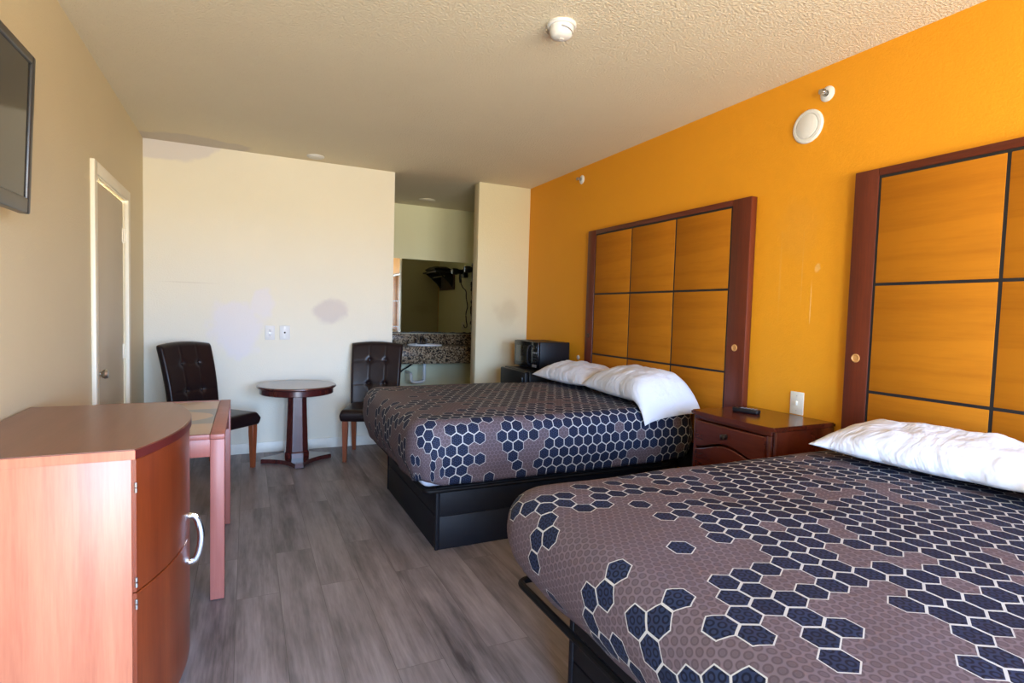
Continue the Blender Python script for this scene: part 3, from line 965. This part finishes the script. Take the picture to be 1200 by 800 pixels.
# ================================================================== MINI FRIDGE, MICROWAVE
t = thing('mini_fridge', 'black mini fridge in the corner behind the farther bed', 'fridge', (2.26, 4.42, 0))
obj('body', box(nb(), (0.045, 0, 0.02), (0.475, 0.54, 0.812), 0.008, 3), M_blackplastic, t)
dr = obj('door', box(nb(), (0.0, 0.002, 0.03), (0.042, 0.538, 0.806), 0.010, 3), M_blackplastic, t)
obj('handle', box(nb(), (-0.018, 0.03, 0.58), (0.004, 0.055, 0.76), 0.006, 3), M_blackgloss, dr)
for a in (0.06, 0.44):
    for b in (0.03, 0.51): obj('foot', cyl(nb(), (a, b, 0), (a, b, 0.022), 0.018, n=12), M_blackplastic, t)

t = thing('microwave', 'black microwave oven standing on the mini fridge', 'microwave', (2.405, 4.455, 0.8125))
W, D, Hm = 0.50, 0.335, 0.262
obj('body', box(nb(), (0.022, 0, 0.012), (D, W, Hm), 0.006, 2), M_blackplastic, t)
dr = obj('door', box(nb(), (0.0, 0.135, 0.014), (0.021, W - 0.001, Hm - 0.002), 0.006, 2), M_blackgloss, t)
obj('window', box(nb(), (-0.002, 0.20, 0.055), (0.004, W - 0.045, Hm - 0.045), 0.003), M_screen, dr)
pts = smooth_path([(0.002, 0.160, 0.045), (-0.022, 0.160, 0.055), (-0.032, 0.160, 0.13), (-0.022, 0.160, 0.215), (0.002, 0.160, 0.225)], 3)
obj('handle', tube(nb(), pts, 0.008, 10, up=(0, 1, 0)), M_blackplastic, dr)
cp = obj('control_panel', box(nb(), (0.0, 0.001, 0.014), (0.021, 0.132, Hm - 0.002), 0.005, 2), M_blackgloss, t)
obj('display', box(nb(), (-0.0015, 0.03, 0.195), (0.003, 0.105, 0.225), 0.001), M_screen, cp)
for i in range(4):
    for j in range(3):
        obj('button', box(nb(), (-0.002, 0.025 + j * 0.03, 0.07 + i * 0.027), (0.003, 0.048 + j * 0.03, 0.089 + i * 0.027), 0.002), M_greyplastic if i == 3 else M_blackplastic, cp)
obj('door_button', box(nb(), (-0.003, 0.028, 0.026), (0.003, 0.108, 0.052), 0.003), M_greyplastic, cp)
for a in (0.06, 0.29):
    for b in (0.05, 0.45): obj('foot', cyl(nb(), (a, b, 0), (a, b, 0.014), 0.014, n=12), M_blackplastic, t)

# ================================================================== TELEVISION
tv = thing('television', 'flat black television on a tilting bracket on the left wall', 'television', (-0.648, 2.438, 2.148))
TH, TW = 0.525, 0.93
# local frame: y runs towards the camera as -y, z down from the top edge
b_ = 0.030
bm = nb()
box(bm, (-0.035, -TW, -TH), (0.0, -TW + b_, 0), 0.006, 3); box(bm, (-0.035, -b_, -TH), (0.0, 0, 0), 0.006, 3)
box(bm, (-0.035, -TW + b_ - .004, -b_), (0.0, -b_ + .004, 0), 0.006, 3); box(bm, (-0.035, -TW + b_ - .004, -TH), (0.0, -b_ + .004, -TH + 0.052), 0.006, 3)
obj('bezel', bm, M_tvframe, tv)
obj('screen', box(nb(), (-0.030, -TW + b_ - .003, -TH + 0.049), (-0.007, -b_ + .003, -b_ + .003)), M_screen, tv)
obj('back_cover', box(box(nb(), (-0.062, -TW + 0.03, -TH + 0.03), (-0.033, -0.03, -0.03), 0.012, 3), (-0.08, -TW + 0.2, -TH + 0.1), (-0.06, -0.2, -0.12), 0.01), M_blackplastic, tv)
obj('wall_mount', box(box(nb(), (-0.100, -TW / 2 - 0.15, -TH / 2 - 0.10), (-0.078, -TW / 2 + 0.15, -TH / 2 + 0.10), 0.004), (-0.115, -TW / 2 - 0.1, -TH / 2 - 0.07), (-0.099, -TW / 2 + 0.1, -TH / 2 + 0.07), 0.003), M_blackmetal, tv)
tv.rotation_euler = (math.radians(1.0), math.radians(2.6), 0)

# ================================================================== ALCOVE: vanity counter, mirror, shelf, hair dryer
t = thing('vanity_counter', 'speckled brown granite vanity counter with oval sink in the alcove', 'vanity counter', (0.942, YA, 0))
L = XR - 0.942 - 0.002
bm = nb()
Dp = 0.53
# top with an oval hole for the basin
cxs, cys, ra, rb = 1.09, -0.25, 0.205, 0.155
N = 48
ov = [(cxs + ra * math.cos(2 * PI * i / N), cys + rb * math.sin(2 * PI * i / N)) for i in range(N)]
def edge_pt(a):
    c_, s_ = math.cos(a), math.sin(a)
    ts = []
    if c_ > 1e-9: ts.append((L - cxs) / c_)
    if c_ < -1e-9: ts.append((0.0 - cxs) / c_)
    if s_ > 1e-9: ts.append((-0.002 - cys) / s_)
    if s_ < -1e-9: ts.append((-Dp - cys) / s_)
    q = min(ts)
    return (cxs + q * c_, cys + q * s_)
angs = [2 * PI * i / N for i in range(N)]
corner = [math.atan2(y - cys, x - cxs) % (2 * PI) for x in (0, L) for y in (-Dp, -0.002)]
angs = sorted(set(angs + corner))
inn = [(cxs + ra * math.cos(a), cys + rb * math.sin(a)) for a in angs]
outr = [edge_pt(a) for a in angs]
def v_(p_, z): return bm.verts.new((p_[0], p_[1], z))
zt, zb = 0.902, 0.865
A1 = [v_(p_, zt) for p_ in inn]; A2 = [v_(p_, zt) for p_ in outr]; B1 = [v_(p_, zb) for p_ in inn]; B2 = [v_(p_, zb) for p_ in outr]
for i in range(len(angs)):
    j = (i + 1) % len(angs)
    bm.faces.new((A1[i], A1[j], A2[j], A2[i])); bm.faces.new((B1[i], B2[i], B2[j], B1[j]))
    bm.faces.new((A1[i], B1[i], B1[j], A1[j])); bm.faces.new((A2[i], A2[j], B2[j], B2[i]))
obj('countertop', bm, M_granite, t, angle=30)
obj('apron', box(nb(), (0, -Dp, 0.690), (L, -Dp + 0.03, 0.866), 0.003), M_granite, t)
obj('backsplash', box(nb(), (0, -0.024, 0.902), (L, -0.002, 1.036), 0.003), M_granite, t)
bm = nb()
rings = []
for f, z in ((1.09, zt + 0.001), (1.07, zt + 0.010), (1.0, zt + 0.008), (0.93, zt - 0.02), (0.75, zt - 0.10), (0.4, zt - 0.135), (0.08, zt - 0.14)):
    rings.append([(cxs + ra * f * math.cos(2 * PI * i / N), cys + rb * f * math.sin(2 * PI * i / N), z) for i in range(N)])
loft(bm, rings, cap=False)
bm.faces.new([v for v in bm.verts][-N:])
sk = obj('sink', bm, M_porcelain, t, angle=60)
m_ = sk.modifiers.new('thickness', 'SOLIDIFY'); m_.thickness = 0.006; m_.offset = -1
# faucet behind the basin
fy = -0.075
bm = nb()
box(bm, (cxs - 0.085, fy - 0.028, zt), (cxs + 0.085, fy + 0.028, zt + 0.016), 0.007, 3)
tube(bm, smooth_path([(cxs, fy, zt + 0.01), (cxs, fy, zt + 0.075), (cxs, fy - 0.03, zt + 0.10), (cxs, fy - 0.10, zt + 0.085), (cxs, fy - 0.125, zt + 0.055)], 3), 0.013, 12)
fc = obj('faucet', bm, M_darkmetal, t)
for s in (-1, 1):
    bm = lathe(nb(), [(0, 0), (0.018, 0), (0.016, 0.03), (0.021, 0.04), (0.020, 0.055), (0, 0.062)], Matrix.Translation((cxs + s * 0.065, fy, zt + 0.015)), 16)
    box(bm, (cxs + s * 0.065 - 0.006, fy - 0.045, zt + 0.050), (cxs + s * 0.065 + 0.006, fy, zt + 0.062), 0.003)
    obj('tap_handle', bm, M_darkmetal, fc)
# support rail against the wall, then the drain under the counter
obj('mounting_rail', box(nb(), (0.03, -0.030, 0.80), (L - 0.03, -0.003, 0.864), 0.003), M_darkwood, t)
px = cxs
bm = tube(nb(), smooth_path([(px, -0.25, 0.765), (px, -0.25, 0.50), (px, -0.25, 0.44), (px - 0.10, -0.25, 0.43), (px - 0.17, -0.25, 0.44), (px - 0.17, -0.25, 0.52), (px - 0.17, -0.20, 0.545), (px - 0.17, -0.004, 0.545)], 3), 0.020, 14)
obj('drain_pipe', bm, M_pipe, t)
bm = tube(nb(), smooth_path([(px + 0.02, fy, zt - 0.04), (px - 0.02, fy, 0.72), (px - 0.15, -0.10, 0.62), (px - 0.25, -0.06, 0.56), (px - 0.26, -0.014, 0.50)], 3), 0.009, 8)
obj('supply_hose', bm, M_blackplastic, t, label='black supply hose')

mr = obj('mirror', box(nb(), (1.05, YA - 0.008, 1.040), (2.757, YA - 0.001, 1.995), 0.001, 1), M_mirror)
tag(mr, 'large frameless mirror with worn dark edges above the granite vanity', 'mirror')

# coat shelf near the alcove corner (seen in the mirror)
t = thing('coat_shelf', 'dark coat shelf seen only in the alcove mirror', 'shelf', (XR, 5.98, 1.66))
obj('back_board', box(nb(), (-0.022, -0.33, 0.0), (-0.001, 0.33, 0.31), 0.003), M_darkwood, t)
obj('shelf_board', box(nb(), (-0.30, -0.33, 0.245), (-0.023, 0.33, 0.268), 0.003), M_blackplastic, t)
for y in (-0.28, 0.28):
    prof = [(-0.022, 0.02), (-0.022, 0.244), (-0.26, 0.244), (-0.20, 0.20), (-0.08, 0.10)]
    bm = prism(nb(), prof, y - 0.009, y + 0.009, Matrix(((1, 0, 0, 0), (0, 0, 1, 0), (0, 1, 0, 0), (0, 0, 0, 1))))
    obj('bracket', bm, M_blackplastic, t)
obj('hanging_rod', cyl(nb(), (-0.16, -0.29, 0.195), (-0.16, 0.29, 0.195), 0.010, n=14), M_chrome, t)
t = thing('folded_cloth', 'dark folded cloth lying on the coat shelf, seen in the mirror', 'cloth', (XR - 0.16, 5.96, 1.9285))
def pl(u, v, h): return Vector(((u - .5) * 0.24, (v - .5) * 0.52, 0.04 + h))
obj('folds', slab(nb(), 1, 1, lambda u, v: 0.035 * (1 - abs(2 * u - 1) ** 6) * (1 - abs(2 * v - 1) ** 6) + 0.006 * noise.noise(Vector((u * 4, v * 4, 0))), lambda u, v: -0.04 * ((1 - abs(2 * u - 1) ** 8) * (1 - abs(2 * v - 1) ** 8)) ** 0.5, pl, 14, 14), M_blackplastic, t)

t = thing('hair_dryer', 'black wall-mounted hair dryer with hanging cord beside the mirror', 'hair dryer', (XR, 6.79, 1.83))
obj('wall_cradle', box(nb(), (-0.06, -0.05, -0.02), (-0.001, 0.05, 0.10), 0.008, 3), M_blackplastic, t)
bm = lathe(nb(), [(0, -0.11), (0.030, -0.11), (0.034, -0.09), (0.034, 0.02), (0.045, 0.05), (0.046, 0.10), (0.036, 0.12), (0, 0.122)], Matrix.Translation((-0.10, 0, 0.06)) @ Matrix.Rotation(PI / 2, 4, 'Y') @ Matrix.Rotation(PI, 4, 'X'), 24)
obj('barrel', bm, M_blackplastic, t)
obj('grip', tube(nb(), [(-0.10, 0, 0.03), (-0.098, 0, -0.03), (-0.09, 0, -0.09)], 0.018, 14), M_blackplastic, t)
obj('front_ring', lathe(nb(), [(0.035, -0.008), (0.039, -0.008), (0.039, 0.008), (0.035, 0.008)], Matrix.Translation((-0.06, 0, 0.06)) @ Matrix.Rotation(PI / 2, 4, 'Y'), 24), M_greyplastic, t)
cpts = [(-0.088, 0, -0.09), (-0.07, 0.03, -0.16), (-0.035, 0.09, -0.20), (-0.05, 0.12, -0.30), (-0.022, 0.13, -0.42), (-0.055, 0.14, -0.50), (-0.05, 0.14, -0.60), (-0.02, 0.12, -0.70), (-0.02, 0.02, -0.72), (-0.015, -0.04, -0.68)]
obj('cord', tube(nb(), smooth_path(cpts, 3), 0.007, 8), M_blackplastic, t)

# ================================================================== WALL PLATES, SPRINKLERS, DETECTORS
def wall_plate(name, label, cat, loc, rz, w, h, mat_, kind, group):
    """plate in the local xz plane facing local -y"""
    t = thing(name, label, cat, loc, rz, group)
    obj('cover_plate', box(nb(), (-w / 2, -0.007, -h / 2), (w / 2, 0, h / 2), 0.003, 2), mat_, t)
    if kind == 'duplex':
        for z in (-0.021, 0.021):
            s = obj('socket', box(nb(), (-0.017, -0.0095, z - 0.014), (0.017, -0.006, z + 0.014), 0.002), mat_, t)
            bm = nb()
            for x in (-0.006, 0.006): box(bm, (x - 0.0012, -0.0102, z - 0.002), (x + 0.0012, -0.009, z + 0.008))
            cyl(bm, (0, -0.0102, z - 0.008), (0, -0.009, z - 0.008), 0.0025, n=10)
            obj('slots', bm, M_slot, s)
    elif kind == 'jack':
        bm = nb()
        cyl(bm, (0, -0.018, 0), (0, -0.006, 0), 0.0055, n=12); cyl(bm, (0, -0.010, 0), (0, -0.006, 0), 0.009, n=6)
        obj('cable_jack', bm, M_slot, t)
    else:
        obj('switch_toggle', box(nb(), (-0.006, -0.016, -0.012), (0.006, -0.005, 0.012), 0.002), mat_, t)
    for z in (-h / 2 + 0.022, h / 2 - 0.022) if kind != 'duplex' else (0,):
        obj('screw', cyl(nb(), (0, -0.0085, z), (0, -0.006, z), 0.003, n=10), M_steel, t)
    return t
wall_plate('wall_outlet', 'white duplex outlet plate on the back wall, left one of two', 'outlet', (0.186, YB - 0.0005, 1.096), 0, 0.080, 0.128, M_white, 'duplex', 'plates on the back wall')
wall_plate('cable_outlet', 'white cable jack plate with a black hole, right one on the back wall', 'cable outlet', (0.311, YB - 0.0005, 1.098), 0, 0.088, 0.128, M_white, 'jack', 'plates on the back wall')
wall_plate('wall_switch', 'ivory switch plate on the orange wall just above the nightstand', 'switch', (XR - 0.0005, 2.066, 0.880), -PI / 2, 0.082, 0.126, M_ivory, 'switch', None)
wall_plate('wall_outlet', 'pale outlet plate on the alcove wall, seen in the mirror', 'outlet', (XR - 0.0005, 6.69, 1.135), -PI / 2, 0.120, 0.118, M_ivory, 'duplex', None)
# small wall plug holes with plaster marks beside the far headboard
for y, z, r, lab in ((4.33, 0.945, 0.022, 'small white plaster knob on the orange wall beside the microwave'),):
    tag(obj('plaster_plug', lathe(nb(), [(0, -0.001), (r, -0.001), (r * 0.9, 0.006), (r * 0.4, 0.010), (0, 0.011)], Matrix.Translation((XR, y, z)) @ Matrix.Rotation(-PI / 2, 4, 'Y'), 20), M_white), lab, 'wall plug')

def sprinkler(y, z, label):
    t = thing('fire_sprinkler', label, 'sprinkler', (XR, y, z), 0, 'sidewall sprinklers high on the orange wall')
    R = Matrix.Rotation(-PI / 2, 4, 'Y')
    obj('escutcheon', lathe(nb(), [(0, -0.001), (0.040, -0.001), (0.040, 0.003), (0.030, 0.010), (0.016, 0.013), (0.016, 0.004), (0, 0.004)], R, 28), M_white, t)
    bm = lathe(nb(), [(0, 0.004), (0.012, 0.004), (0.012, 0.022), (0.006, 0.024), (0.006, 0.03), (0, 0.03)], R, 16)
    for s in (-1, 1): tube(bm, smooth_path([(-0.020, s * 0.010, 0), (-0.036, s * 0.014, 0), (-0.052, s * 0.003, 0)], 2), 0.003, 8)
    obj('nozzle', bm, M_steel, t)
    obj('deflector', box(cyl(nb(), (-0.051, 0, 0), (-0.054, 0, 0), 0.014, n=16), (-0.056, -0.014, 0.011), (-0.030, 0.014, 0.013)), M_steel, t)
sprinkler(1.988, 2.537, 'larger-looking chrome sprinkler with white ring, above the white wall disc')
sprinkler(4.372, 2.574, 'tiny distant chrome sprinkler above the farther headboard, near the back corner')

t = thing('round_wall_cover', 'flat white round cover disc on the orange wall, between the headboards', 'wall cover', (XR, 2.091, 2.396))
R = Matrix.Rotation(-PI / 2, 4, 'Y')
obj('rim', lathe(nb(), [(0, -0.001), (0.090, -0.001), (0.090, 0.006), (0.084, 0.012), (0.070, 0.014), (0.068, 0.010), (0, 0.010)], R, 48), M_white, t)
obj('cap', lathe(nb(), [(0, 0.010), (0.064, 0.010), (0.064, 0.014), (0.060, 0.016), (0, 0.017)], R, 48), M_white, t)

t = thing('smoke_detector', 'white round smoke detector on the ceiling above the beds', 'smoke detector', (1.319, 2.31, H))
Dn = Matrix.Rotation(PI, 4, 'X')
obj('base_plate', lathe(nb(), [(0, 0), (0.068, 0), (0.069, 0.008), (0.064, 0.014), (0, 0.014)], Dn, 40), M_white, t)
obj('housing', lathe(nb(), [(0, 0.014), (0.055, 0.014), (0.056, 0.030), (0.052, 0.046), (0.042, 0.058), (0.025, 0.065), (0, 0.067)], Dn, 40), M_white, t)
pts = [(0.056 * math.cos(a_) * (1 - 0.10 * (q_ / 12)), 0.056 * math.sin(a_) * (1 - 0.10 * (q_ / 12)), -0.030 - 0.016 * q_ / 12) for q_, a_ in ((q_, math.radians(-120 + 7 * q_)) for q_ in range(13))]
obj('vent_slot', tube(nb(), pts, 0.0035, 8), M_greyplastic, t)
obj('test_button', cyl(nb(), (0.0, 0.0, -0.064), (0.0, 0.0, -0.069), 0.012, n=20), M_white, t)

def ceiling_cover(name, label, x, y, r, m):
    t = thing(name, label, 'ceiling cover', (x, y, H))
    obj('flange', lathe(nb(), [(r * 0.80, 0), (r, 0), (r, 0.006), (r * 0.86, 0.012), (r * 0.80, 0.010), (r * 0.80, 0)], Dn, 36), m, t)
    obj('cap', lathe(nb(), [(0, 0), (r * 0.78, 0), (r * 0.78, 0.014), (r * 0.6, 0.018), (0, 0.018)], Dn, 36), m, t)
ceiling_cover('sprinkler_cover', 'small white round sprinkler cover on the ceiling near the back wall', 0.545, 5.30, 0.075, M_white)
ceiling_cover('ceiling_vent_cover', 'faint cream round cover on the dim alcove ceiling', 1.97, 6.62, 0.10, M_ceil)

# ================================================================== LIGHT: daylight through the window behind the camera
w = bpy.data.worlds.new('daylight'); sc.world = w
w.use_nodes = True
nt = w.node_tree
bg = nt.nodes['Background']
tc = nt.nodes.new('ShaderNodeTexCoord')
sx = nt.nodes.new('ShaderNodeSeparateXYZ'); nt.links.new(tc.outputs['Generated'], sx.inputs[0])
cr = nt.nodes.new('ShaderNodeValToRGB')
mr_ = nt.nodes.new('ShaderNodeMapRange'); mr_.inputs[1].default_value = -1; mr_.inputs[2].default_value = 1
nt.links.new(sx.outputs[2], mr_.inputs[0]); nt.links.new(mr_.outputs[0], cr.inputs[0])
e = cr.color_ramp.elements
e[0].position = 0.0; e[0].color = (0.70, 0.66, 0.56, 1)
e[1].position = 1.0; e[1].color = (0.42, 0.68, 1.2, 1)
q = e.new(0.485); q.color = (0.74, 0.70, 0.60, 1)
q = e.new(0.505); q.color = (0.60, 0.88, 1.36, 1)
q = e.new(0.68); q.color = (0.54, 0.83, 1.34, 1)
nt.links.new(cr.outputs[0], bg.inputs['Color'])
bg.inputs['Strength'].default_value = 37.0

for nm, (a0, a1, b0, b1) in (('window_portal', (WX0, WX1, WZ0, WZ1)), ('doorway_portal', (GX0, GX1, 0.0, GZ1))):
    pl_ = bpy.data.lights.new(nm, 'AREA')
    pl_.shape = 'RECTANGLE'; pl_.size = a1 - a0; pl_.size_y = b1 - b0
    pl_.cycles.is_portal = True
    po = bpy.data.objects.new(nm, pl_); col.objects.link(po)
    po.location = ((a0 + a1) / 2, YF - T + 0.005, (b0 + b1) / 2)
    po.rotation_euler = (PI / 2, 0, 0)      # faces into the room (+y)

# ================================================================== CAMERA
f_px, yaw, pitch, roll, cam_h = 648.08, 0.447176, -0.050422, 0.028350, 1.3317
fw = Vector((math.sin(yaw) * math.cos(pitch), math.cos(yaw) * math.cos(pitch), math.sin(pitch)))
r0 = Vector((math.cos(yaw), -math.sin(yaw), 0))
u0 = r0.cross(fw)
rt = r0 * math.cos(roll) + u0 * math.sin(roll)
up_ = -r0 * math.sin(roll) + u0 * math.cos(roll)
cd = bpy.data.cameras.new('camera')
cd.sensor_width = 36.0
cd.lens = f_px / 1200 * 36.0
cd.clip_start = 0.05
cam = bpy.data.objects.new('camera', cd); col.objects.link(cam)
cam.matrix_world = Matrix(((rt.x, up_.x, -fw.x, 0), (rt.y, up_.y, -fw.y, 0), (rt.z, up_.z, -fw.z, cam_h), (0, 0, 0, 1)))
sc.camera = cam

sc.view_settings.view_transform = 'Standard'
sc.view_settings.look = 'None'
sc.view_settings.gamma = 1.0
sc.view_settings.use_curve_mapping = False
sc.view_settings.exposure = 0.0
sc.cycles.use_denoising = True
sc.cycles.max_bounces = 10
sc.cycles.diffuse_bounces = 6
sc.cycles.sample_clamp_indirect = 8.0
sc.cycles.caustics_reflective = False
sc.cycles.caustics_refractive = False
